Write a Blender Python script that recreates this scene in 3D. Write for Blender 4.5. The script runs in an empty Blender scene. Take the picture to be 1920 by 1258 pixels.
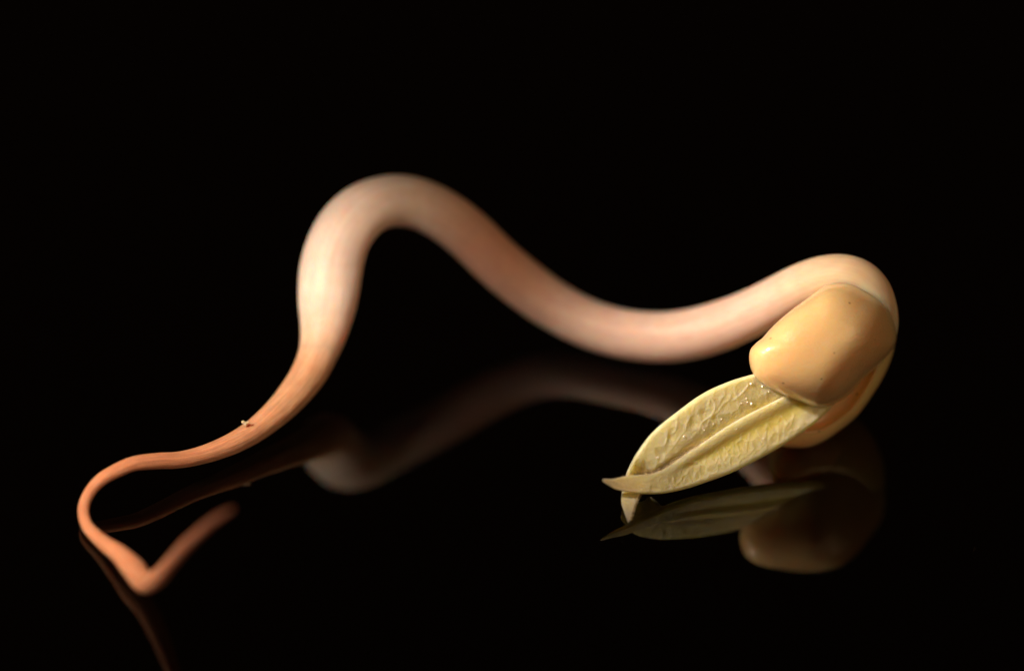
import bpy, bmesh, math, random
import numpy as np
from mathutils import Vector, Matrix, noise

# One Blender unit is one centimetre.
sc = bpy.context.scene
COL = sc.collection
sc.unit_settings.system = 'METRIC'
sc.unit_settings.scale_length = 0.01

# ------------------------------------------------------------------ camera
CAM_POS, CAM_R, CAM_U, CAM_B = [[0.0, -20.478801107224793, 14.339410908776152], [0.9998476951563913, 0.010010289090047133, 0.014296174410863149], [-0.01745240643728351, 0.57348907788161, 0.8190272834649945], [0.0, -0.8191520442889918, 0.573576436351046]]
cd = bpy.data.cameras.new('camera')
cam = bpy.data.objects.new('camera', cd)
COL.objects.link(cam)
m = Matrix((CAM_R, CAM_U, CAM_B)).transposed().to_4x4()
m.translation = Vector(CAM_POS)
cam.matrix_world = m
cd.sensor_width = 36.0
cd.sensor_fit = 'HORIZONTAL'
cd.lens = 163.63636363636363
cd.clip_start = 0.5
cd.clip_end = 2000.0
cd.dof.use_dof = True
cd.dof.focus_distance = 23.86
cd.dof.aperture_fstop = 0.128
cd.dof.aperture_blades = 0
sc.camera = cam

# ------------------------------------------------------------------ dark room, lamps and added fills
w = bpy.data.worlds.new('World')
sc.world = w
w.use_nodes = True
bg = w.node_tree.nodes['Background']
bg.inputs[0].default_value = (1.0, 0.50, 0.28, 1)
bg.inputs[1].default_value = 0.014
sc.view_settings.view_transform = 'Standard'
sc.view_settings.look = 'None'
sc.view_settings.exposure = 0.0
sc.view_settings.gamma = 1.0


def lamp(name, target, toward, dist, radius, pool, power, color, blend=1.0):
    """a warm spot light that throws a soft pool of light of the given radius"""
    d = Vector(toward).normalized()
    ld = bpy.data.lights.new(name, 'SPOT')
    ld.shadow_soft_size = radius
    ld.spot_size = 2 * math.atan(pool / dist)
    ld.spot_blend = blend
    ld.energy = power
    ld.color = color
    o = bpy.data.objects.new(name, ld)
    COL.objects.link(o)
    o.location = Vector(target) + d * dist
    o.rotation_euler = d.to_track_quat('Z', 'Y').to_euler()
    return o


lamp('root_lamp', (-1.85, -1.30, 0.05), (-0.53, -0.40, 0.745), 14, 0.35, 1.80, 14500, (1.0, 0.80, 0.60))
lamp('arch_fill', (-0.93, -0.28, 0.60), (-0.32, -0.52, 0.78), 15, 0.25, 0.70, 7900, (1.0, 0.80, 0.60))  # added spot that brightens the upright stem below the arch
lamp('glint_fill', (1.50, -0.86, 0.62), (-0.86, -0.27, 0.42), 16, 0.25, 0.75, 7200, (1.0, 0.80, 0.58))  # added spot for the glint on the seed half and the hook
lamp('front_lamp', (1.04, -0.82, 0.34), (-0.61, -0.29, 0.74), 14, 0.40, 1.20, 15000, (1.0, 0.79, 0.58))
# an added fill, broad and weak, on the other side; it lifts the shaded flanks
ld = bpy.data.lights.new('weak_fill', 'AREA')
ld.shape = 'DISK'
ld.size = 16
ld.energy = 980
ld.color = (1.0, 0.61, 0.30)
o = bpy.data.objects.new('weak_fill', ld)
COL.objects.link(o)
d = Vector((0.70, -0.44, 0.56)).normalized()
o.location = Vector((1.6, -1.0, 0.3)) + d * 26
o.rotation_euler = d.to_track_quat('Z', 'Y').to_euler()

# ------------------------------------------------------------------ helpers


def catmull(pts, n):
    """smooth resampling of a list of points (any dimension), chord-length parametrised"""
    p = np.array(pts, float)
    k = len(p)
    d = np.linalg.norm(np.diff(p[:, :3], axis=0), axis=1) ** 0.5
    t = np.concatenate([[0], np.cumsum(d)])
    tan = np.zeros_like(p)
    for i in range(k):
        a, b = max(i - 1, 0), min(i + 1, k - 1)
        tan[i] = (p[b] - p[a]) / (t[b] - t[a])
    q = np.linspace(0, t[-1], n)
    i = np.clip(np.searchsorted(t, q, side='right') - 1, 0, k - 2)
    h = (t[i + 1] - t[i])[:, None]
    u = ((q - t[i]) / (t[i + 1] - t[i]))[:, None]
    return ((2*u**3 - 3*u**2 + 1) * p[i] + (u**3 - 2*u**2 + u) * h * tan[i]
            + (-2*u**3 + 3*u**2) * p[i + 1] + (u**3 - u**2) * h * tan[i + 1])


def even(path, n):
    """resample a dense path to equal arc length"""
    d = np.linalg.norm(np.diff(path[:, :3], axis=0), axis=1)
    s = np.concatenate([[0], np.cumsum(d)])
    q = np.linspace(0, s[-1], n)
    return np.stack([np.interp(q, s, path[:, j]) for j in range(path.shape[1])], 1)


def smooth1(a, it):
    a = a.copy()
    for _ in range(it):
        b = a.copy()
        b[1:-1] = 0.25 * a[:-2] + 0.5 * a[1:-1] + 0.25 * a[2:]
        a = b
    return a


def make(name, verts, faces, mat, parent=None, cols=None, flow=None):
    me = bpy.data.meshes.new(name)
    me.from_pydata([tuple(map(float, v)) for v in verts], [], [tuple(map(int, f)) for f in faces])
    me.polygons.foreach_set('use_smooth', [True] * len(me.polygons))
    if cols is not None:
        at = me.color_attributes.new('tint', 'FLOAT_COLOR', 'POINT')
        c = np.ones((len(verts), 4), np.float32)
        c[:, :3] = cols
        at.data.foreach_set('color', c.ravel())
    if flow is not None:
        at = me.attributes.new('flow', 'FLOAT_VECTOR', 'POINT')
        at.data.foreach_set('vector', np.asarray(flow, np.float32).ravel())
    me.materials.append(mat)
    me.update()
    bm = bmesh.new()
    bm.from_mesh(me)
    bmesh.ops.recalc_face_normals(bm, faces=bm.faces[:])
    bm.to_mesh(me)
    bm.free()
    o = bpy.data.objects.new(name, me)
    COL.objects.link(o)
    if parent:
        o.parent = parent
    return o


def gauss(x, s):
    return math.exp(-(x / s) ** 2)


def nz(x, y, z):
    return noise.noise(Vector((x, y, z)))


def tube(path, seg, mod=None):
    """closed tube along path rows (x, y, z, r); mod(i, a) scales the radius"""
    P, r = path[:, :3], path[:, 3]
    n = len(P)
    T = np.gradient(P, axis=0)
    T /= np.linalg.norm(T, axis=1)[:, None]
    N = np.cross(T[0], [0, 0, 1.0])
    N /= np.linalg.norm(N)
    V = []
    for i in range(n):
        N = N - T[i] * (N @ T[i])
        N /= np.linalg.norm(N)
        B = np.cross(T[i], N)
        for j in range(seg):
            a = 2 * math.pi * j / seg
            k = r[i] * (mod(i, a) if mod else 1)
            V.append(P[i] + k * (math.cos(a) * N + math.sin(a) * B))
    F = []
    for i in range(n - 1):
        for j in range(seg):
            k = (j + 1) % seg
            F.append((i*seg + j, i*seg + k, (i+1)*seg + k, (i+1)*seg + j))
    V.append(P[0]); V.append(P[-1])
    a, b = len(V) - 2, len(V) - 1
    for j in range(seg):
        k = (j + 1) % seg
        F.append((a, k, j))
        F.append((b, (n-1)*seg + j, (n-1)*seg + k))
    return V, F


def round_end(path, at_start, steps=8):
    """extra rings that close an end of a tube as a dome"""
    if not at_start:
        path = path[::-1]
    p0, r0 = path[0, :3], path[0, 3]
    t = path[0, :3] - path[2, :3]
    t /= np.linalg.norm(t)
    ex = [np.concatenate([p0 + t * r0 * math.sin(a), [r0 * max(math.cos(a), 0.02)]])
          for a in np.linspace(math.pi / 2, 0, steps + 1)[:-1]]
    path = np.vstack([np.array(ex), path])
    return path if at_start else path[::-1]


# ------------------------------------------------------------------ materials


class N:
    def __init__(self, name):
        self.m = bpy.data.materials.new(name)
        self.m.use_nodes = True
        self.t = self.m.node_tree
        self.b = self.t.nodes['Principled BSDF']

    def n(self, kind, **kw):
        x = self.t.nodes.new(kind)
        for k, v in kw.items():
            if k in ('operation', 'blend_type', 'data_type', 'feature', 'attribute_name', 'noise_dimensions', 'distance'):
                setattr(x, k, v)
            else:
                x.inputs[k].default_value = v
        return x

    def l(self, a, b):
        self.t.links.new(a, b)


def tissue(name, rough, sss, scale, radius, bump, bump_scale, mottles, spec=0.5, fine=0.0, fine_scale=60, coat=0.0,
           spots=None, aniso=False, streak=0.0):
    k = N(name)
    tint = k.n('ShaderNodeAttribute', attribute_name='tint')
    tc = k.n('ShaderNodeTexCoord')
    no = k.n('ShaderNodeTexNoise', Scale=bump_scale * 0.35, Detail=4.0)
    k.l(tc.outputs['Object'], no.inputs['Vector'])
    # uneven pigment
    mp = k.n('ShaderNodeMapRange')
    mp.inputs[3].default_value = 1.0 - mottles
    mp.inputs[4].default_value = 1.0 + mottles
    k.l(no.outputs['Fac'], mp.inputs[0])
    mul = k.n('ShaderNodeMix', data_type='RGBA', blend_type='MULTIPLY')
    mul.inputs[0].default_value = 1.0
    k.l(tint.outputs['Color'], mul.inputs[6])
    k.l(mp.outputs[0], mul.inputs[7])
    col = mul.outputs[2]
    if spots:
        sv = k.n('ShaderNodeTexVoronoi', Scale=spots[0])
        k.l(tc.outputs['Object'], sv.inputs['Vector'])
        cr = k.n('ShaderNodeMapRange')
        cr.inputs[1].default_value = spots[1]
        cr.inputs[2].default_value = spots[1] * 0.35
        k.l(sv.outputs['Distance'], cr.inputs[0])
        sep = k.n('ShaderNodeSeparateColor')
        k.l(sv.outputs['Color'], sep.inputs[0])
        gt = k.n('ShaderNodeMath', operation='GREATER_THAN')
        gt.inputs[1].default_value = spots[2]
        k.l(sep.outputs[0], gt.inputs[0])
        mm = k.n('ShaderNodeMath', operation='MULTIPLY')
        k.l(gt.outputs[0], mm.inputs[0])
        k.l(cr.outputs[0], mm.inputs[1])
        m2 = k.n('ShaderNodeMath', operation='MULTIPLY')
        m2.inputs[1].default_value = spots[3]
        k.l(mm.outputs[0], m2.inputs[0])
        mx = k.n('ShaderNodeMix', data_type='RGBA', blend_type='MIX')
        k.l(m2.outputs[0], mx.inputs[0])
        k.l(col, mx.inputs[6])
        mx.inputs[7].default_value = (0.16, 0.06, 0.025, 1)
        col = mx.outputs[2]
    k.l(col, k.b.inputs['Base Color'])
    k.b.inputs['Roughness'].default_value = rough
    k.b.inputs['Specular IOR Level'].default_value = spec
    k.b.inputs['Subsurface Weight'].default_value = sss
    k.b.inputs['Subsurface Radius'].default_value = radius
    k.b.inputs['Subsurface Scale'].default_value = scale
    k.b.inputs['Coat Weight'].default_value = coat
    k.b.inputs['Coat Roughness'].default_value = 0.06
    nb = k.n('ShaderNodeTexNoise', Scale=bump_scale, Detail=5.0, Roughness=0.6)
    k.l(tc.outputs['Object'], nb.inputs['Vector'])
    bp = k.n('ShaderNodeBump', Strength=bump, Distance=0.02)
    k.l(nb.outputs['Fac'], bp.inputs['Height'])
    last = bp
    if fine:
        vo = k.n('ShaderNodeTexVoronoi', Scale=fine_scale, feature='DISTANCE_TO_EDGE')
        k.l(tc.outputs['Object'], vo.inputs['Vector'])
        b2 = k.n('ShaderNodeBump', Strength=fine, Distance=0.006)
        k.l(vo.outputs['Distance'], b2.inputs['Height'])
        k.l(bp.outputs[0], b2.inputs['Normal'])
        last = b2
    if streak:
        fa = k.n('ShaderNodeAttribute', attribute_name='flow')
        sn = k.n('ShaderNodeTexNoise', Scale=1.0, Detail=4.0, Roughness=0.6)
        k.l(fa.outputs['Vector'], sn.inputs['Vector'])
        b3 = k.n('ShaderNodeBump', Strength=streak, Distance=0.012)
        k.l(sn.outputs['Fac'], b3.inputs['Height'])
        k.l(last.outputs[0], b3.inputs['Normal'])
        last = b3
        m3 = k.n('ShaderNodeMapRange')
        m3.inputs[1].default_value = 0.3
        m3.inputs[2].default_value = 0.7
        m3.inputs[3].default_value = 1 - 0.5 * streak
        m3.inputs[4].default_value = 1 + 0.35 * streak
        k.l(sn.outputs['Fac'], m3.inputs[0])
        m4 = k.n('ShaderNodeMix', data_type='RGBA', blend_type='MULTIPLY')
        m4.inputs[0].default_value = 1.0
        k.l(col, m4.inputs[6])
        k.l(m3.outputs[0], m4.inputs[7])
        k.l(m4.outputs[2], k.b.inputs['Base Color'])
    k.l(last.outputs[0], k.b.inputs['Normal'])
    if coat:
        k.l(last.outputs[0], k.b.inputs['Coat Normal'])
    return k.m


M_STEM = tissue('pale_stem_tissue', 0.48, 1.0, 0.15, (1.0, 0.45, 0.25), 0.10, 22, 0.08, 0.32, streak=0.07)
M_ROOT = tissue('orange_root_tissue', 0.5, 0.6, 0.06, (1.0, 0.42, 0.2), 0.28, 34, 0.14, 0.35, fine=0.15, fine_scale=45, streak=0.55)
M_BEAN = tissue('waxy_cotyledon_skin', 0.40, 0.95, 0.20, (1.0, 0.55, 0.25), 0.14, 9, 0.10, 0.5, coat=1.0,
                fine=0.30, fine_scale=40, spots=(15, 0.14, 0.60, 0.6))
M_LEAF = tissue('yellow_leaf_tissue', 0.36, 0.9, 0.12, (1.0, 0.78, 0.32), 0.20, 46, 0.10, 0.55, fine=0.32, fine_scale=48, coat=0.25)

k = N('pale_hair')
k.b.inputs['Base Color'].default_value = (0.80, 0.66, 0.40, 1)
k.b.inputs['Roughness'].default_value = 0.3
M_HAIR = k.m

k = N('brown_fuzz')
k.b.inputs['Base Color'].default_value = (0.10, 0.055, 0.02, 1)
k.b.inputs['Roughness'].default_value = 0.35
M_FUZZ = k.m

k = N('pale_glint')
k.b.inputs['Base Color'].default_value = (0.95, 0.90, 0.80, 1)  # pale colour stands in for the glints of wet leaf hairs
k.b.inputs['Roughness'].default_value = 0.18
k.b.inputs['Coat Weight'].default_value = 1.0
k.b.inputs['Coat Roughness'].default_value = 0.1
M_BEAD = k.m

k = N('pale_dust')
k.b.inputs['Base Color'].default_value = (0.3, 0.26, 0.22, 1)
k.b.inputs['Roughness'].default_value = 0.8
M_DUST = k.m

# the glass: a clear polished face over a black backing, so it mirrors twice, the second time faintly
k = N('polished_smoked_glass')
k.t.nodes.remove(k.b)
out = [x for x in k.t.nodes if x.type == 'OUTPUT_MATERIAL'][0]
gl = k.n('ShaderNodeBsdfGlossy')
gl.inputs['Color'].default_value = (1, 1, 1, 1)
gl.inputs['Roughness'].default_value = 0.0
tr = k.n('ShaderNodeBsdfTransparent')
tr.inputs['Color'].default_value = (0.36, 0.36, 0.33, 1)
fr = k.n('ShaderNodeFresnel', IOR=1.52)
mx = k.n('ShaderNodeMixShader')
k.l(fr.outputs[0], mx.inputs[0])
k.l(tr.outputs[0], mx.inputs[1])
k.l(gl.outputs[0], mx.inputs[2])
k.l(mx.outputs[0], out.inputs['Surface'])
M_GLASS = k.m

k = N('black_backing')
k.b.inputs['Base Color'].default_value = (0.0006, 0.0005, 0.0005, 1)
k.b.inputs['Roughness'].default_value = 0.05
k.b.inputs['Specular IOR Level'].default_value = 0.45
M_BACK = k.m

# ------------------------------------------------------------------ the surface it lies on
S = 400.0


def sheet(name, z0, z1, mat, label):
    v = [(x, y, z) for z in (z0, z1) for y in (-S, S) for x in (-S, S)]
    f = [(0, 2, 3, 1), (4, 5, 7, 6), (0, 1, 5, 4), (1, 3, 7, 5), (3, 2, 6, 7), (2, 0, 4, 6)]
    me = bpy.data.meshes.new(name)
    me.from_pydata(v, [], f)
    me.materials.append(mat)
    o = bpy.data.objects.new(name, me)
    COL.objects.link(o)
    o['kind'] = 'structure'
    o['label'] = label
    return o


me = bpy.data.meshes.new('glass_surface')
me.from_pydata([(-S, -S, 0), (S, -S, 0), (S, S, 0), (-S, S, 0)], [], [(0, 1, 2, 3)])
me.materials.append(M_GLASS)
o = bpy.data.objects.new('glass_surface', me)
COL.objects.link(o)
o['kind'] = 'structure'
o['label'] = 'polished black glass that mirrors the sprout'
sheet('black_backing', -0.6, -0.10, M_BACK, 'black backing beneath the polished glass')

# ------------------------------------------------------------------ the sprout
STEM = [[-1.3235, -2.7118, 0.8573, 0.0077],
 [-1.3606, -2.7004, 0.8222, 0.0153],
 [-1.4065, -2.6809, 0.771, 0.0205],
 [-1.4586, -2.6532, 0.7004, 0.0244],
 [-1.5599, -2.5849, 0.5388, 0.031],
 [-1.6613, -2.4783, 0.3262, 0.0365],
 [-1.7294, -2.3913, 0.1773, 0.0473],
 [-1.7998, -2.2994, 0.0806, 0.0555],
 [-1.8633, -2.1939, 0.0841, 0.0584],
 [-1.9392, -2.0748, 0.0775, 0.0466],
 [-2.0306, -1.9464, 0.0507, 0.0375],
 [-2.1191, -1.8211, 0.0474, 0.0309],
 [-2.1509, -1.7244, 0.0644, 0.0297],
 [-2.1476, -1.6573, 0.0882, 0.0297],
 [-2.1137, -1.5935, 0.1255, 0.0311],
 [-2.0651, -1.547, 0.1527, 0.0339],
 [-1.9951, -1.4998, 0.1697, 0.0366],
 [-1.9116, -1.4521, 0.18, 0.038],
 [-1.7942, -1.3941, 0.1565, 0.0422],
 [-1.6769, -1.3313, 0.1193, 0.0437],
 [-1.5616, -1.2591, 0.1058, 0.0479],
 [-1.4432, -1.1773, 0.106, 0.0549],
 [-1.328, -1.0718, 0.113, 0.062],
 [-1.2104, -0.9374, 0.144, 0.0719],
 [-1.119, -0.812, 0.1854, 0.0833],
 [-1.0545, -0.6959, 0.2234, 0.0933],
 [-1.0138, -0.5989, 0.2751, 0.1018],
 [-0.9825, -0.4676, 0.3509, 0.1287],
 [-0.969, -0.37, 0.4504, 0.1554],
 [-0.9606, -0.2816, 0.5564, 0.1653],
 [-0.9483, -0.2272, 0.6281, 0.1639],
 [-0.9187, -0.1819, 0.713, 0.1582],
 [-0.8786, -0.1262, 0.7676, 0.1555],
 [-0.8055, -0.0494, 0.8124, 0.1487],
 [-0.7181, 0.0231, 0.8202, 0.1398],
 [-0.6106, 0.0967, 0.7943, 0.1375],
 [-0.4928, 0.1305, 0.7475, 0.1351],
 [-0.3566, 0.1346, 0.6627, 0.134],
 [-0.2306, 0.1183, 0.557, 0.1342],
 [-0.1037, 0.077, 0.4368, 0.1331],
 [0.0463, 0.0364, 0.3196, 0.1319],
 [0.1963, -0.019, 0.2296, 0.1292],
 [0.3682, -0.1033, 0.1774, 0.129],
 [0.5387, -0.1773, 0.1599, 0.1301],
 [0.7222, -0.2308, 0.1667, 0.1325],
 [0.89, -0.27, 0.2045, 0.1336],
 [1.0695, -0.3086, 0.287, 0.1318],
 [1.2324, -0.3477, 0.3999, 0.1259],
 [1.3786, -0.3968, 0.5356, 0.1186],
 [1.516, -0.4654, 0.6903, 0.1125],
 [1.6513, -0.5338, 0.8001, 0.1039],
 [1.7708, -0.5879, 0.8361, 0.093],
 [1.8626, -0.6234, 0.789, 0.0824],
 [1.9142, -0.6506, 0.6849, 0.0745],
 [1.9336, -0.6739, 0.5704, 0.0693],
 [1.9246, -0.6932, 0.4723, 0.0588]]
root_e = bpy.data.objects.new('bean_sprout', None)
COL.objects.link(root_e)
root_e['label'] = 'pale germinated bean sprout curling across black glass, leaves pointing left'
root_e['category'] = 'bean sprout'

path = catmull(STEM, 1600)
path[:, 3] = smooth1(path[:, 3], 60)
path[500:, :3] = smooth1(path[500:, :3], 260)
path = even(path, 900)
arc = np.linspace(0, 1, 900)
# the row where the root gives way to the stem
z_row = int(np.argmin(np.linalg.norm(path[:, :3] - np.array(STEM[26][:3]), axis=1)))


def smoothstep(a, b, x):
    t = np.clip((np.asarray(x, float) - a) / (b - a), 0, 1)
    return t * t * (3 - 2 * t)


ROOT_TIP = np.array((0.46, 0.19, 0.12))
ROOT_MID = np.array((0.60, 0.26, 0.14))
ROOT_TOP = np.array((0.70, 0.39, 0.23))
STEM_LOW = np.array((0.82, 0.67, 0.60))
STEM_MID = np.array((0.70, 0.51, 0.45))
STEM_SLOPE = np.array((0.74, 0.44, 0.34))  # blush with the shade of the descending stretch put into the colour
STEM_HOOK = np.array((0.82, 0.62, 0.44))


def stem_colour(i):
    t = i / 899.0
    z = z_row / 899.0
    a = smoothstep(0.0, 0.15, t)
    c = ROOT_TIP * (1 - a) + ROOT_MID * a
    a = smoothstep(z - 0.16, z - 0.01, t)
    c = c * (1 - a) + ROOT_TOP * a
    a = smoothstep(z - 0.02, z + 0.045, t)
    c = c * (1 - a) + STEM_LOW * a
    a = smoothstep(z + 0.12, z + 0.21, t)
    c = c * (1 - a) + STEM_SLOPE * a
    a = smoothstep(z + 0.21, z + 0.31, t)
    c = c * (1 - a) + STEM_MID * a
    a = smoothstep(0.86, 0.95, t)
    return c * (1 - a) + STEM_HOOK * a


def colours_for(rows, seg, strength):
    c = np.zeros((len(rows) * seg + 2, 3))
    for q, i in enumerate(rows):
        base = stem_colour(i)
        for j in range(seg):
            a = 2 * math.pi * j / seg
            st = nz(i * 0.02, math.cos(a) * 5, math.sin(a) * 5) + 0.6 * nz(i * 0.15, math.cos(a) * 2.5, math.sin(a) * 2.5)
            c[q * seg + j] = base * (1 + strength * st * np.array((0.5, 1.0, 1.1)))
    c[-2] = c[0]
    c[-1] = c[-3]
    return np.clip(c, 0, 0.97)


SEG = 64


def flow_for(rows, seg):
    f = [(path_len * i / 899.0 * 4.5, 9 * math.cos(2 * math.pi * j / seg), 9 * math.sin(2 * math.pi * j / seg))
         for i in rows for j in range(seg)]
    return f + [f[0], f[-1]]


path_len = float(np.linalg.norm(np.diff(path[:, :3], axis=0), axis=1).sum())


def root_mod(i0):
    def f(i, a):
        s = (i + i0)
        return (1 + near_join(s) * (0.035 * nz(s * 0.035, math.cos(a), math.sin(a)) + 0.016 * nz(s * 0.16, 2 * math.cos(a), 2 * math.sin(a))
                + 0.010 * nz(s * 0.02, 9 * math.cos(a), 9 * math.sin(a))))
    return f


def stem_mod(i0):
    def f(i, a):
        s = (i + i0)
        return 1 + near_join(s) * (0.016 * nz(s * 0.025 + 7, math.cos(a), math.sin(a)) + 0.005 * nz(s * 0.12, 2 * math.cos(a), 2 * math.sin(a)))
    return f


# root: from its free tip up into the foot of the stem
OVER = 26


def near_join(s):
    """0 where root and stem meet, 1 away from there: keeps the two skins flush"""
    return float(smoothstep(2, 22, abs(s - z_row)))


rows = list(range(0, z_row + OVER))
rp = path[rows].copy()
q_ = np.arange(OVER)
rp[-OVER:, 3] *= 1.0 - 0.06 * smoothstep(0, 10, q_) - 0.45 * smoothstep(8, OVER - 1, q_)
rp = round_end(rp, True, 8)
rrows = [0] * 8 + rows
V, F = tube(rp, SEG, root_mod(0))
root_part = make('root', V, F, M_ROOT, root_e, colours_for(rrows, SEG, 0.16), flow_for(rrows, SEG))
root_part['label'] = 'thin orange root looping at the left'

rows = list(range(z_row - 10, 900))
sp = path[rows].copy()
sp[:11, 3] *= 1.0 - 0.06 * smoothstep(10, 0, np.arange(11))
V, F = tube(sp, SEG, stem_mod(z_row - 10))
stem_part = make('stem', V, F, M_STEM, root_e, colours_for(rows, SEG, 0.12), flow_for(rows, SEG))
stem_part['label'] = 'thick whitish pink stem bent into an arch'

def flat_tint(V, base, fn=None):
    c = np.tile(np.array(base), (len(V), 1))
    if fn:
        for i, v in enumerate(V):
            c[i] = fn(np.array(v), c[i])
    return np.clip(c, 0, 0.97)


# a crumb of tissue stuck on the root
SP = np.array([-1.3665, -1.0962, 0.1913])
V, F = [], []
for q, (dx, dz, r) in enumerate(((0, 0, 0.012), (0.014, 0.008, 0.008), (-0.010, 0.009, 0.009))):
    bm = bmesh.new()
    bmesh.ops.create_icosphere(bm, subdivisions=2, radius=r)
    o0 = len(V)
    for v in bm.verts:
        n_ = 1 + 0.35 * nz(v.co.x * 90, v.co.y * 90, v.co.z * 90 + q)
        V.append(np.array(v.co) * n_ + SP + np.array((dx, -0.01, dz)))
    for f in bm.faces:
        F.append([o0 + v.index for v in f.verts])
    bm.free()
make('crumb', V, F, M_ROOT, root_part, flat_tint(V, (0.80, 0.55, 0.38)))

# ------------------------------------------------------------------ cotyledons


def closed_loop(pts, n):
    p = np.array(pts + pts[:3])
    k = len(pts)
    c = catmull(pts[-3:] + pts + pts[:3], 4000)
    # keep one full turn: from pts[0] to pts[0]
    a = np.argmin(np.linalg.norm(c[:2000] - np.array(pts[0]), axis=1))
    b = 2000 + np.argmin(np.linalg.norm(c[2000:] - np.array(pts[0]), axis=1))
    return even(c[a:b + 1], n + 1)[:-1]


def body(loop, centre, axis, profile, wob=0.0, wscale=2.0, shift=(0, 0, 0), ell=None):
    """rings of the outline, each scaled about the centre and lifted along the axis: profile rows (scale, lift)"""
    loop = np.array(loop)
    c = np.array(centre)
    ax = np.array(axis) / np.linalg.norm(axis)
    sh = np.array(shift)
    n = len(loop)
    V, F = [], []
    for (s, h) in profile:
        for p in loop:
            q = c + (p - c) * s + ax * h + sh * (1 - s)
            if ell is not None:
                w_ = (p - c)
                e_ = ell[0] / (ell[0] @ ell[0]) ** 0.5
                f_ = ell[1] / (ell[1] @ ell[1]) ** 0.5
                a_ = math.atan2((w_ @ f_) / ell[3], (w_ @ e_) / ell[2])
                g_ = c + math.cos(a_) * ell[2] * e_ + math.sin(a_) * ell[3] * f_
                k_ = min(1.0, 0.9 * (1 - s))
                q = c + ((p - c) * (1 - k_) + (g_ - c) * k_) * s + ax * h
            d = 1 + wob * nz(q[0] * wscale, q[1] * wscale, q[2] * wscale)
            V.append(c + (q - c) * d)
    k = len(profile)
    for i in range(k - 1):
        for j in range(n):
            e = (j + 1) % n
            F.append((i*n + j, i*n + e, (i+1)*n + e, (i+1)*n + j))
    for base in (0, (k - 1) * n):
        V.append(np.mean([V[base + j] for j in range(n)], axis=0))
    a, b = len(V) - 2, len(V) - 1
    for j in range(n):
        e = (j + 1) % n
        F.append((a, e, j))
        F.append((b, (k-1)*n + j, (k-1)*n + e))
    return V, F


B_AX = np.array(CAM_B)
R_AX = np.array(CAM_R)
U_AX = np.array(CAM_U)


UB, UBC = [[1.2187, -0.9766, 0.5796], [1.2262, -0.9568, 0.6093], [1.2534, -0.9318, 0.6324], [1.2835, -0.9097, 0.6476], [1.3271, -0.8711, 0.6817], [1.3709, -0.8351, 0.7109], [1.4369, -0.7861, 0.7451], [1.506, -0.7387, 0.7739], [1.5974, -0.677, 0.81], [1.6619, -0.6459, 0.8135], [1.744, -0.6185, 0.7965], [1.8386, -0.6048, 0.7456], [1.9223, -0.6002, 0.6872], [1.9698, -0.6186, 0.617], [1.9921, -0.6549, 0.5348], [1.9828, -0.6974, 0.4664], [1.9166, -0.7626, 0.4026], [1.8387, -0.8233, 0.3558], [1.7556, -0.8936, 0.2956], [1.6775, -0.9445, 0.266], [1.5931, -0.9815, 0.2671], [1.5192, -0.9976, 0.2976], [1.4168, -1.0112, 0.356], [1.3345, -1.0196, 0.4076], [1.2691, -1.0199, 0.4603], [1.2373, -1.0104, 0.5033], [1.2224, -0.9954, 0.5427]], [1.6106, -0.8229, 0.54]
prof = []
for t in np.linspace(0.02, math.pi - 0.02, 72):
    s = math.sin(t) ** 0.88
    h = math.cos(t)
    prof.append((max(s, 0.01), 0.30 * h if h > 0 else 0.20 * h))
tilt = math.radians(30)
V, F = body(closed_loop(UB, 200), UBC, B_AX, prof, 0.02, 2.2,
            ell=(R_AX * math.cos(tilt) + U_AX * math.sin(tilt), -R_AX * math.sin(tilt) + U_AX * math.cos(tilt), 0.41, 0.27))


def bean_fn(p, c):
    k = nz(p[0] * 2.2, p[1] * 2.2 + 5, p[2] * 2.2) + 0.5 * nz(p[0] * 6, p[1] * 6 + 5, p[2] * 6)
    return c * (1 + 0.14 * k * np.array((0.4, 1, 1.3)))


up_c = make('cotyledon', V, F, M_BEAN, root_e, flat_tint(V, (0.79, 0.57, 0.30), bean_fn))
up_c['label'] = 'upper plump yellow seed half with a wet glint'

LB, LBC = [[1.9965, -0.6117, 0.5048], [1.9894, -0.6465, 0.4069], [1.9696, -0.6765, 0.3392], [1.9331, -0.7154, 0.2638], [1.8957, -0.7482, 0.2078], [1.8473, -0.7882, 0.143], [1.7928, -0.8273, 0.0878], [1.7097, -0.8757, 0.0387], [1.6347, -0.916, 0.0046], [1.5589, -0.9504, -0.0097], [1.4795, -0.978, 0.002], [1.411, -0.9968, 0.0282], [1.3501, -1.0044, 0.0805], [1.3621, -0.9813, 0.1392], [1.3878, -0.9509, 0.2031], [1.4526, -0.9033, 0.2723], [1.5362, -0.8405, 0.365], [1.6306, -0.7694, 0.469], [1.7676, -0.6839, 0.5637], [1.8789, -0.6263, 0.6035], [1.9507, -0.6052, 0.5803]], [1.6661, -0.8155, 0.2819]
prof = [(0.01, -0.34)]
for t in np.linspace(0.10, math.pi / 2, 34):
    prof.append((math.sin(t) ** 0.9, -0.34 * math.cos(t)))
for t in np.linspace(0.08, math.pi / 2, 22):                       # an even shoulder up to a single thin lip
    prof.append((1.0 - 0.27 * (1 - math.cos(t)), 0.115 * math.sin(t)))
prof += [(0.71, 0.108), (0.68, 0.085), (0.55, 0.06), (0.35, 0.05), (0.15, 0.045), (0.01, 0.045)]
V, F = body(closed_loop(LB, 200), LBC, B_AX, prof, 0.015, 2.0)
lc = flat_tint(V, (0.84, 0.62, 0.28), bean_fn)
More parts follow.
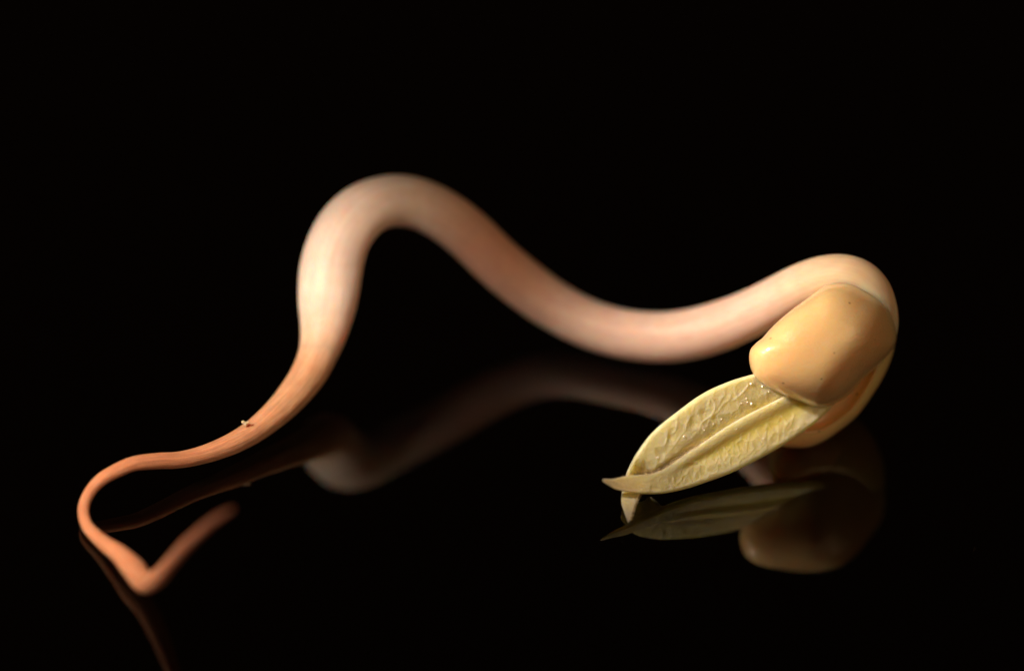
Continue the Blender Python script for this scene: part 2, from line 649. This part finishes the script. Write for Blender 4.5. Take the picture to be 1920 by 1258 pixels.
for q, (s_, h_) in enumerate(prof):
    k_ = gauss((s_ - 0.73), 0.035) if h_ > 0.05 else 0.0
    lc[q * 200:(q + 1) * 200] = lc[q * 200:(q + 1) * 200] * (1 - k_) + np.array((0.82, 0.46, 0.22)) * k_
lo_c = make('cotyledon', V, F, M_BEAN, root_e, lc)
lo_c['label'] = 'lower seed half resting on the glass behind the leaves'

# ------------------------------------------------------------------ leaves


def blade(rows, nu, nv, relief, thick, veins, vh, vs, rim0, rim1):
    """smooth sheet through the given lengthwise rows, with relief along its normal and a rounded back"""
    R = np.array([even(catmull(r, 1500), nu) for r in rows])          # rows x nu x 3
    P = np.zeros((nu, nv, 3))
    for i in range(nu):
        P[i] = catmull(R[:, i, :], nv)
    du = np.gradient(P, axis=0)
    dv = np.gradient(P, axis=1)
    nn = np.cross(du, dv)
    ln = np.linalg.norm(nn, axis=2)[:, :, None]
    nn = nn / np.maximum(ln, 1e-9)
    flip = np.sign((nn * B_AX).sum(axis=2))[:, :, None]
    nn = nn * np.where(flip == 0, 1, flip)
    m = B_AX * 0.55 + nn * 0.45
    m /= np.linalg.norm(m, axis=2)[:, :, None]
    wid = np.linalg.norm(P[:, 0] - P[:, -1], axis=1)
    H = np.zeros((nu, nv))
    TN = np.zeros((nu, nv))
    for i in range(nu):
        for j in range(nv):
            H[i, j], TN[i, j] = relief(i / (nu - 1), j / (nv - 1), P[i, j], wid[i])
    fld = vein_field(P.reshape(-1, 3), veins, vs).reshape(nu, nv)
    wide = vein_field(P.reshape(-1, 3), veins, vs * 3.2).reshape(nu, nv)
    H += vh * fld + 0.35 * vh * (wide - 0.4)
    q2 = flat2(P.reshape(-1, 3))
    for (x, y, z, r_) in PITS:
        c2 = flat2((x, y, z))
        H -= (0.005 * np.exp(-((q2 - c2) ** 2).sum(1) / r_ ** 2)).reshape(nu, nv)
    TN = np.clip(TN * (1 - 0.9 * fld), 0, 1)
    # rounded rim: the front drops away in the last few percent of the width
    e = np.linspace(0, 1, nv)
    rim = np.sqrt(np.clip(1 - (1 - np.clip(np.minimum(e / rim0, (1 - e) / rim1), 0, 1)) ** 2, 0, 1))
    tk = np.minimum(thick, wid * 0.30)[:, None]
    front = P + m * (H[:, :, None] + (tk * 0.5 * (rim[None, :]))[:, :, None])
    back_ = P - m * (tk * 0.5 * rim[None, :])[:, :, None]
    V = list(front.reshape(-1, 3)) + list(back_[:, 1:-1].reshape(-1, 3))
    TT = list(TN.reshape(-1)) + list(TN[:, 1:-1].reshape(-1))
    F = []
    off = nu * nv
    nb = nv - 2

    def bi(i, j):
        return i * nv + j if j in (0, nv - 1) else off + i * nb + (j - 1)
    for i in range(nu - 1):
        for j in range(nv - 1):
            F.append((i*nv + j, (i+1)*nv + j, (i+1)*nv + j + 1, i*nv + j + 1))
            F.append((bi(i, j), bi(i, j + 1), bi(i + 1, j + 1), bi(i + 1, j)))
    for i in (0, nu - 1):
        for j in range(nv - 1):
            q = (i*nv + j, i*nv + j + 1, bi(i, j + 1), bi(i, j))
            q = tuple(dict.fromkeys(q))
            if len(q) > 2:
                F.append(q)
    return V, F, np.array(TT), front




NEAR = {"slit": [[1.4231, -0.9888, 0.3569], [1.3233, -1.0468, 0.3323], [1.2126, -1.1096, 0.3076], [1.1024, -1.176, 0.2757], [0.9765, -1.2578, 0.2278], [0.9026, -1.3048, 0.2032], [0.8288, -1.3603, 0.1782], [0.7741, -1.3998, 0.1623], [0.711, -1.4363, 0.161], [0.6505, -1.464, 0.1735], [0.5874, -1.4914, 0.1841], [0.5275, -1.5173, 0.1853], [0.4756, -1.5336, 0.198]], "ridge": [[1.4907, -0.9666, 0.3424], [1.3653, -1.0304, 0.3281], [1.2544, -1.0919, 0.3059], [1.1441, -1.1584, 0.2739], [1.0069, -1.2452, 0.226], [0.9386, -1.291, 0.1972], [0.8512, -1.3562, 0.1621], [0.791, -1.398, 0.1478], [0.7196, -1.4392, 0.1464], [0.6563, -1.468, 0.1597], [0.5904, -1.4962, 0.1726], [0.5305, -1.5215, 0.1749], [0.473, -1.537, 0.1937]], "groove": [[1.562, -0.9566, 0.3028], [1.4447, -1.0177, 0.2867], [1.3251, -1.0833, 0.2638], [1.2143, -1.1446, 0.2416], [1.0822, -1.2246, 0.2023], [1.0081, -1.2697, 0.1796], [0.9041, -1.3356, 0.1446], [0.8354, -1.3822, 0.1302], [0.742, -1.4377, 0.1254], [0.6677, -1.4724, 0.1395], [0.5962, -1.502, 0.1567], [0.5334, -1.5257, 0.1646], [0.4731, -1.5396, 0.1889]], "mid": [[1.6276, -0.9445, 0.2717], [1.5276, -1.0132, 0.2274], [1.4054, -1.0876, 0.1905], [1.286, -1.1542, 0.1652], [1.1338, -1.2379, 0.135], [1.0455, -1.2849, 0.1202], [0.9329, -1.3476, 0.0963], [0.8585, -1.3909, 0.0895], [0.7649, -1.4438, 0.0897], [0.6792, -1.4792, 0.1143], [0.6022, -1.5104, 0.136], [0.5365, -1.5317, 0.1506], [0.4759, -1.5412, 0.1834]], "edge": [[1.6787, -0.9305, 0.2559], [1.5903, -1.0014, 0.198], [1.4959, -1.0655, 0.1572], [1.385, -1.1365, 0.1168], [1.2189, -1.2338, 0.0724], [1.1083, -1.2933, 0.0527], [0.9757, -1.359, 0.0392], [0.8929, -1.3995, 0.037], [0.7823, -1.4548, 0.0506], [0.6884, -1.4948, 0.0753], [0.6111, -1.5229, 0.1049], [0.5395, -1.5384, 0.1353], [0.4815, -1.5419, 0.1773]]}
FAR = {"edge": [[1.3469, -0.9498, 0.4895], [1.2913, -0.9775, 0.4844], [1.2357, -1.0025, 0.4842], [1.1166, -1.0591, 0.4783], [0.9791, -1.1348, 0.4524], [0.8428, -1.2263, 0.3962], [0.7251, -1.3127, 0.3336], [0.6449, -1.3909, 0.2544], [0.6051, -1.4108, 0.1668], [0.5851, -1.4205, 0.0989], [0.5746, -1.4706, 0.0682], [0.5717, -1.5384, 0.0511], [0.588, -1.6008, 0.0306], [0.6042, -1.6495, 0.0136]], "mid": [[1.4045, -0.9602, 0.424], [1.3433, -0.9924, 0.4152], [1.2795, -1.0253, 0.4071], [1.1688, -1.0843, 0.3898], [1.0396, -1.1636, 0.3499], [0.914, -1.2481, 0.2972], [0.7999, -1.3272, 0.2446], [0.716, -1.3897, 0.1976], [0.6724, -1.3725, 0.116], [0.6404, -1.4098, 0.0751], [0.6182, -1.4784, 0.0648], [0.6098, -1.5418, 0.0477], [0.607, -1.6025, 0.0289], [0.607, -1.6495, 0.0102]], "slit": [[1.4624, -0.9719, 0.3558], [1.4067, -1.0035, 0.3435], [1.3429, -1.0404, 0.328], [1.2406, -1.1017, 0.2991], [1.1195, -1.1783, 0.2574], [0.9991, -1.2595, 0.2059], [0.8843, -1.3335, 0.163], [0.7971, -1.3879, 0.1335], [0.7362, -1.3661, 0.0853], [0.6983, -1.4036, 0.058], [0.6674, -1.477, 0.058], [0.6425, -1.5408, 0.0443], [0.6232, -1.6043, 0.0306], [0.6098, -1.6494, 0.0102]]}
LEAF_PALE = np.array((0.96, 0.78, 0.46))
LEAF_GREEN = np.array((0.80, 0.64, 0.14))
VEIN_NEAR = [[[1.1767, -1.1596, 0.2449], [1.182, -1.1789, 0.2049], [1.1563, -1.1997, 0.1873]], [[1.226, -1.1501, 0.2221], [1.2212, -1.1674, 0.1939]], [[1.2621, -1.1317, 0.2264], [1.2798, -1.1444, 0.1885]], [[1.3174, -1.0991, 0.2412], [1.3041, -1.118, 0.2173]], [[1.3298, -1.1175, 0.1971], [1.3305, -1.1318, 0.1701]], [[1.0298, -1.2521, 0.1943], [1.0304, -1.2637, 0.1723]], [[1.0603, -1.2409, 0.19], [1.0581, -1.2534, 0.1686]], [[1.0965, -1.2278, 0.1846], [1.0971, -1.2407, 0.1601]], [[1.1407, -1.2055, 0.1895], [1.15, -1.2208, 0.1534]], [[1.0614, -1.2628, 0.1484], [1.0538, -1.2796, 0.1233]], [[1.0978, -1.2536, 0.1356], [1.1152, -1.2623, 0.1049]], [[0.9734, -1.3123, 0.1288], [0.963, -1.3287, 0.1067]], [[0.9212, -1.3384, 0.1232], [0.9273, -1.3494, 0.0975]], [[0.8456, -1.3461, 0.1715], [0.8843, -1.3322, 0.1654], [0.9509, -1.3131, 0.1459], [1.0182, -1.3029, 0.1092], [1.0712, -1.2896, 0.0902]], [[1.1886, -1.1978, 0.1645], [1.206, -1.2039, 0.1387]], [[1.2384, -1.1697, 0.1756], [1.253, -1.1768, 0.1504], [1.2422, -1.1895, 0.1357]], [[1.1393, -1.2335, 0.1387], [1.1538, -1.2406, 0.1136]], [[1.0005, -1.2891, 0.1496], [0.99, -1.3043, 0.13]], [[1.0242, -1.3114, 0.0883], [1.0467, -1.3093, 0.0736]], [[0.8741, -1.355, 0.1311], [0.8637, -1.3714, 0.1091]], [[1.3683, -1.0904, 0.2155], [1.3746, -1.1016, 0.1898]], [[1.4098, -1.0623, 0.2334], [1.4188, -1.0713, 0.2095]], [[1.2942, -1.1476, 0.1707], [1.2835, -1.1616, 0.1535]], [[0.8026, -1.3861, 0.1323], [0.8198, -1.3947, 0.1017]], [[0.7644, -1.4088, 0.1213], [0.7566, -1.4217, 0.1035]], [[0.8389, -1.3833, 0.1073], [0.8312, -1.3988, 0.0846]], [[1.1755, -1.2204, 0.1332], [1.1954, -1.2205, 0.1166]], [[0.9465, -1.3392, 0.1006], [0.9388, -1.3547, 0.0779]]]
VEIN_FAR = [[[0.7134, -1.3321, 0.3072], [0.722, -1.3371, 0.2908], [0.7308, -1.3459, 0.2671], [0.737, -1.3595, 0.2366], [0.746, -1.3747, 0.2007], [0.7412, -1.3918, 0.1726]], [[0.6546, -1.3903, 0.2474], [0.6603, -1.3936, 0.2365], [0.6718, -1.4002, 0.2146], [0.6792, -1.4107, 0.1887], [0.6839, -1.4208, 0.1658]], [[0.7695, -1.2759, 0.365], [0.7854, -1.2799, 0.3446], [0.7953, -1.2884, 0.3207], [0.796, -1.3038, 0.2915], [0.7883, -1.3193, 0.269], [0.7749, -1.3328, 0.255]], [[0.7738, -1.3695, 0.1873], [0.7898, -1.3513, 0.208], [0.8125, -1.3278, 0.2331], [0.8327, -1.31, 0.2496], [0.8637, -1.2777, 0.284], [0.8876, -1.2529, 0.3103], [0.9008, -1.2289, 0.3437], [0.9068, -1.2138, 0.3666], [0.9007, -1.2027, 0.3921], [0.8808, -1.1988, 0.4157]], [[1.0041, -1.1292, 0.4422], [1.0212, -1.1315, 0.424], [1.0415, -1.1433, 0.3858], [1.0286, -1.1699, 0.3474], [0.9822, -1.2022, 0.326], [0.9584, -1.2336, 0.2876]], [[0.9593, -1.194, 0.36], [0.9681, -1.2003, 0.3412], [0.9831, -1.2203, 0.2919]], [[1.1234, -1.0833, 0.4286], [1.1159, -1.103, 0.3988], [1.0858, -1.1248, 0.3835], [1.0643, -1.1477, 0.3591], [1.0232, -1.1743, 0.3438]], [[1.22, -1.029, 0.4489], [1.2027, -1.0466, 0.4309], [1.1766, -1.0698, 0.4099], [1.1383, -1.0983, 0.3891]], [[0.8348, -1.2349, 0.387], [0.8466, -1.2467, 0.3555], [0.8418, -1.2653, 0.3251], [0.8258, -1.2823, 0.3068]], [[0.6144, -1.4267, 0.2127], [0.6259, -1.4333, 0.1908], [0.6318, -1.4417, 0.17]], [[0.9334, -1.1815, 0.4043], [0.9504, -1.1838, 0.3861], [0.9564, -1.191, 0.3679]]]
PITS = [[0.7729, -1.3491, 0.2263, 0.0229], [0.9326, -1.2237, 0.3271, 0.0201], [0.6887, -1.405, 0.1914, 0.0201], [0.8152, -1.2962, 0.2897, 0.0143], [0.9895, -1.1762, 0.368, 0.0172], [1.0542, -1.172, 0.3225, 0.0143]]


def flat2(p):
    p = np.asarray(p, float)
    return np.stack([p @ R_AX, p @ U_AX], -1)


def vein_lookup(lines):
    """points along every vein, in the leaf plane, with their strength (fading at both ends)"""
    P, W = [], []
    for q, ln in enumerate(lines):
        c = flat2(even(catmull(ln, 200), max(8, int(np.linalg.norm(np.diff(np.array(ln), axis=0), axis=1).sum() / 0.003))))
        n = len(c)
        P.append(c)
        W.append(np.sin(np.linspace(0.25, math.pi - 0.25, n)) ** 0.5 * (0.75 + 0.5 * ((q * 37) % 10) / 10))
    return np.vstack(P), np.concatenate(W)


def vein_field(pts, lines, sigma):
    """ridge height 0..1 at each point"""
    P, W = vein_lookup(lines)
    q = flat2(pts)
    out = np.zeros(len(q))
    for a in range(0, len(q), 4000):
        d2 = ((q[a:a + 4000, None, :] - P[None]) ** 2).sum(2)
        out[a:a + 4000] = (np.exp(-d2 / sigma ** 2) * W[None]).max(1)
    return out


def relief_near(u, v, p, wd):
    """v: 0 slit side, .25 ridge, .5 groove, .75 face, 1 lower edge"""
    fade = smoothstep(0.0, 0.12, u) * (1 - smoothstep(0.50, 0.72, u))
    h = 0.006 * gauss(v - 0.24, 0.22) * (1 - smoothstep(0.55, 0.85, u))
    h -= 0.010 * gauss(v - 0.50, 0.13) * fade
    h += 0.003 * gauss(v - 0.93, 0.08)
    # raised net of fine veins on the lower face
    face = smoothstep(0.50, 0.60, v) * (1 - smoothstep(0.84, 0.94, v)) * smoothstep(0.04, 0.15, u) * (1 - smoothstep(0.78, 0.92, u))
    q = Vector((p[0] * 8.5, p[1] * 8.5, p[2] * 6.5))
    q += 0.5 * noise.noise_vector(q * 0.6)
    d, _ = noise.voronoi(q)
    edge = d[1] - d[0]
    h += face * (0.0020 * gauss(edge, 0.13) - 0.001)
    q2 = Vector((p[0] * 20, p[1] * 20, p[2] * 15))
    d2, _ = noise.voronoi(q2)
    h += 0.002 * gauss(d2[1] - d2[0], 0.2) * (0.4 + face)
    h += 0.006 * nz(p[0] * 4, p[1] * 4, p[2] * 4)
    g = 0.85 * gauss(v - 0.50, 0.13) * (1 - smoothstep(0.40, 0.75, u)) + 0.22 * face * (1 - gauss(edge, 0.16))
    g += 0.5 * (1 - smoothstep(0.0, 0.10, u)) * smoothstep(0.3, 0.5, v)
    return h, min(g, 1)


def relief_far(u, v, p, wd):
    """v: 0 outer edge, 1 slit side"""
    w_ = 1 - v
    live = smoothstep(0.03, 0.12, u) * (1 - smoothstep(0.76, 0.84, u))
    h = -0.013 * smoothstep(0.62, 0.98, v) * live
    h -= 0.034 * smoothstep(0.70, 0.93, v) * smoothstep(0.42, 0.55, u) * (1 - smoothstep(0.72, 0.80, u))
    q = Vector((p[0] * 9, p[1] * 9, p[2] * 7))
    q += 0.5 * noise.noise_vector(q * 0.6)
    d, _ = noise.voronoi(q)
    edge = d[1] - d[0]
    mid = smoothstep(0.16, 0.30, v) * live
    h += mid * (0.0018 * gauss(edge, 0.13) - 0.0009)
    q2 = Vector((p[0] * 20, p[1] * 20, p[2] * 15))
    d2, _ = noise.voronoi(q2)
    h += 0.0018 * gauss(d2[1] - d2[0], 0.2) * live
    h += 0.007 * nz(p[0] * 4, p[1] * 4, p[2] * 4) * live
    g = 0.6 * smoothstep(0.7, 0.95, v) * live + 0.20 * mid * (1 - gauss(edge, 0.16))
    return h, min(g, 1)


def leaf_cols(T, nu=420):
    c = LEAF_PALE[None] * (1 - T[:, None]) + LEAF_GREEN[None] * T[:, None]
    n = len(T)
    nv = (n // nu + 2) // 2
    u = np.concatenate([np.repeat(np.arange(nu), nv), np.repeat(np.arange(nu), nv - 2)]) / (nu - 1)
    k = smoothstep(0.80, 1.0, u)[:, None]                       # the pointed tips are browner
    return np.clip(c * (1 - k) + np.array((0.80, 0.52, 0.30))[None] * k, 0, 0.97)


V, F, T, front_n = blade([NEAR[q] for q in ('slit', 'ridge', 'groove', 'mid', 'edge')], 420, 130, relief_near, 0.042, VEIN_NEAR, 0.0013, 0.0046, 0.05, 0.12)
near_leaf = make('leaf', V, F, M_LEAF, root_e, leaf_cols(T))
near_leaf['label'] = 'front leaf whose pointed tip turns left'
V, F, T, front_f = blade([FAR[q] for q in ('edge', 'mid', 'slit')], 420, 110, relief_far, 0.038, VEIN_FAR, 0.0030, 0.0058, 0.10, 0.10)
far_leaf = make('leaf', V, F, M_LEAF, root_e, leaf_cols(T))
far_leaf['label'] = 'rear leaf whose pointed tip stands on the glass'

# ------------------------------------------------------------------ fine hairs
rng = random.Random(7)


def hairs(name, spots, parent, mat=None):
    V, F = [], []
    for (p, d, ln, r) in spots:
        p = np.array(p)
        d = np.array(d) / np.linalg.norm(d)
        side = np.cross(d, B_AX)
        side /= np.linalg.norm(side)
        oth = np.cross(d, side)
        bend = side * rng.uniform(-0.5, 0.5) * ln
        o0 = len(V)
        for k_ in range(4):
            t = k_ / 3
            c = p + d * ln * t + bend * t * t
            rr = r * (1 - 0.8 * t)
            for a in (0, 2.094, 4.189):
                V.append(c + rr * (math.cos(a) * side + math.sin(a) * oth))
        for k_ in range(3):
            for a in range(3):
                b = (a + 1) % 3
                F.append((o0 + k_*3 + a, o0 + k_*3 + b, o0 + k_*3 + 3 + b, o0 + k_*3 + 3 + a))
        F.append((o0 + 9, o0 + 10, o0 + 11))
    o = make(name, V, F, mat or M_HAIR, parent)
    o['kind'] = 'stuff'
    return o


def jit(v, a):
    return np.array(v) + np.array([rng.uniform(-a, a) for _ in range(3)])


sp_n, sp_f = [], []
for _ in range(300):                                   # along the slit, off the front leaf's upper rim
    u = rng.choice((rng.uniform(0.5, 0.80), rng.uniform(0.5, 0.80), rng.uniform(0.5, 0.95)))
    i = int(u * 419)
    p = front_n[i, rng.randint(0, 5)]
    t = front_n[max(i - 4, 0), 0] - front_n[min(i + 4, 419), 0]
    t = t / (np.linalg.norm(t) + 1e-9)
    d = jit(-R_AX * 0.5 + U_AX * 0.85 + B_AX * 0.2, 0.45)
    sp_n.append((p, d, rng.uniform(0.008, 0.022) * (1 - 0.6 * smoothstep(0.78, 0.9, u)), 0.0010))
for _ in range(170):                                   # along the right rim of the rear leaf's tip
    u = rng.uniform(0.80, 0.99)
    i = int(u * 419)
    p = front_f[i, 109 - rng.randint(0, 5)]
    sp_f.append((p, jit(R_AX * 0.9 - U_AX * 0.5 + B_AX * 0.2, 0.4), rng.uniform(0.008, 0.018), 0.0010))
for _ in range(90):
    u = rng.uniform(0.40, 0.74)
    i = int(u * 419)
    p = front_f[i, 100 - rng.randint(0, 8)]
    sp_f.append((p, jit(-U_AX * 0.3 + B_AX * 0.6 - R_AX * 0.3, 0.5), rng.uniform(0.012, 0.024), 0.0010))
sp_d = []
for _ in range(420):                                   # darker fuzz crowding the slit near the tip
    u = min(max(rng.gauss(0.70, 0.07), 0.55), 0.84)
    i = int(u * 419)
    p = front_n[i, rng.randint(0, 2)] - B_AX * rng.uniform(0.0, 0.012)
    t = front_n[max(i - 4, 0), 0] - front_n[min(i + 4, 419), 0]
    t = t / (np.linalg.norm(t) + 1e-9)
    sp_d.append((p, jit(t * rng.choice((-0.8, 0.8)) + U_AX * 0.55 - R_AX * 0.3, 0.35), rng.uniform(0.010, 0.026), 0.0012))
hairs('dark_hair', sp_d, near_leaf, M_FUZZ)
hairs('leaf_hair', sp_n, near_leaf)
hairs('leaf_hair', sp_f, far_leaf)

# ------------------------------------------------------------------ moisture on the leaves: pale beads standing in for wet glints
BEADS = [[1.258, -1.0473, 0.4426, 0.0104], [1.3144, -1.038, 0.4136, 0.0096], [1.354, -1.033, 0.3906, 0.006], [1.3911, -1.0328, 0.3608, 0.0071], [1.2373, -1.0885, 0.3842, 0.0071], [1.2433, -1.0945, 0.3684, 0.006], [1.2632, -1.0946, 0.352, 0.0115], [1.2074, -1.1142, 0.3616, 0.0049], [1.065, -1.2109, 0.3003, 0.0049], [1.0211, -1.237, 0.288, 0.0063], [0.9164, -1.2856, 0.2842, 0.0087], [0.9191, -1.2821, 0.2885, 0.0055], [1.1061, -1.1856, 0.3132, 0.0055], [0.9508, -1.2979, 0.2331, 0.0055], [0.7834, -1.3772, 0.2237, 0.0076], [1.1826, -1.1869, 0.2481, 0.0044], [1.3285, -1.1472, 0.2018, 0.006], [1.4218, -1.0744, 0.2595, 0.0049]]
V, F = [], []
for (x, y, z, r) in BEADS:
    # drop each bead onto the leaf skin next to it
    c = np.array((x, y, z))
    best = None
    for fr_ in (front_n, front_f):
        dd = fr_.reshape(-1, 3) - c
        flatd = np.linalg.norm(dd - np.outer(dd @ B_AX, B_AX), axis=1)
        near_i = np.where(flatd < 0.03)[0]
        if len(near_i):
            q = near_i[np.argmax((dd @ B_AX)[near_i])]
            cand = fr_.reshape(-1, 3)[q]
            if best is None or cand @ B_AX > best @ B_AX:
                best = cand
    if best is None:
        continue
    bm = bmesh.new()
    bmesh.ops.create_icosphere(bm, subdivisions=2, radius=r * 0.66)
    o0 = len(V)
    for v in bm.verts:
        V.append(np.array(v.co) + best + B_AX * r * 0.4)
    for f in bm.faces:
        F.append([o0 + v.index for v in f.verts])
    bm.free()
o = make('sparkle', V, F, M_BEAD)
o['kind'] = 'stuff'
o['category'] = 'sparkle'
o['label'] = 'tiny pale beads standing in for moisture on the yellow leaves'

# ------------------------------------------------------------------ dust on the glass
V, F = [], []
for _ in range(22):
    x, y = rng.uniform(-3.2, 3.2), rng.uniform(-3.2, 2.2)
    r = 0.0008 * math.exp(rng.uniform(0, 1.2))
    bm = bmesh.new()
    bmesh.ops.create_icosphere(bm, subdivisions=1, radius=r)
    o0 = len(V)
    for v in bm.verts:
        V.append(np.array(v.co) + np.array((x, y, r * 0.8)))
    for f in bm.faces:
        F.append([o0 + v.index for v in f.verts])
    bm.free()
o = make('dust', V, F, M_DUST)
o['kind'] = 'stuff'
o['category'] = 'dust'
o['label'] = 'stray dust specks lying on the black glass'
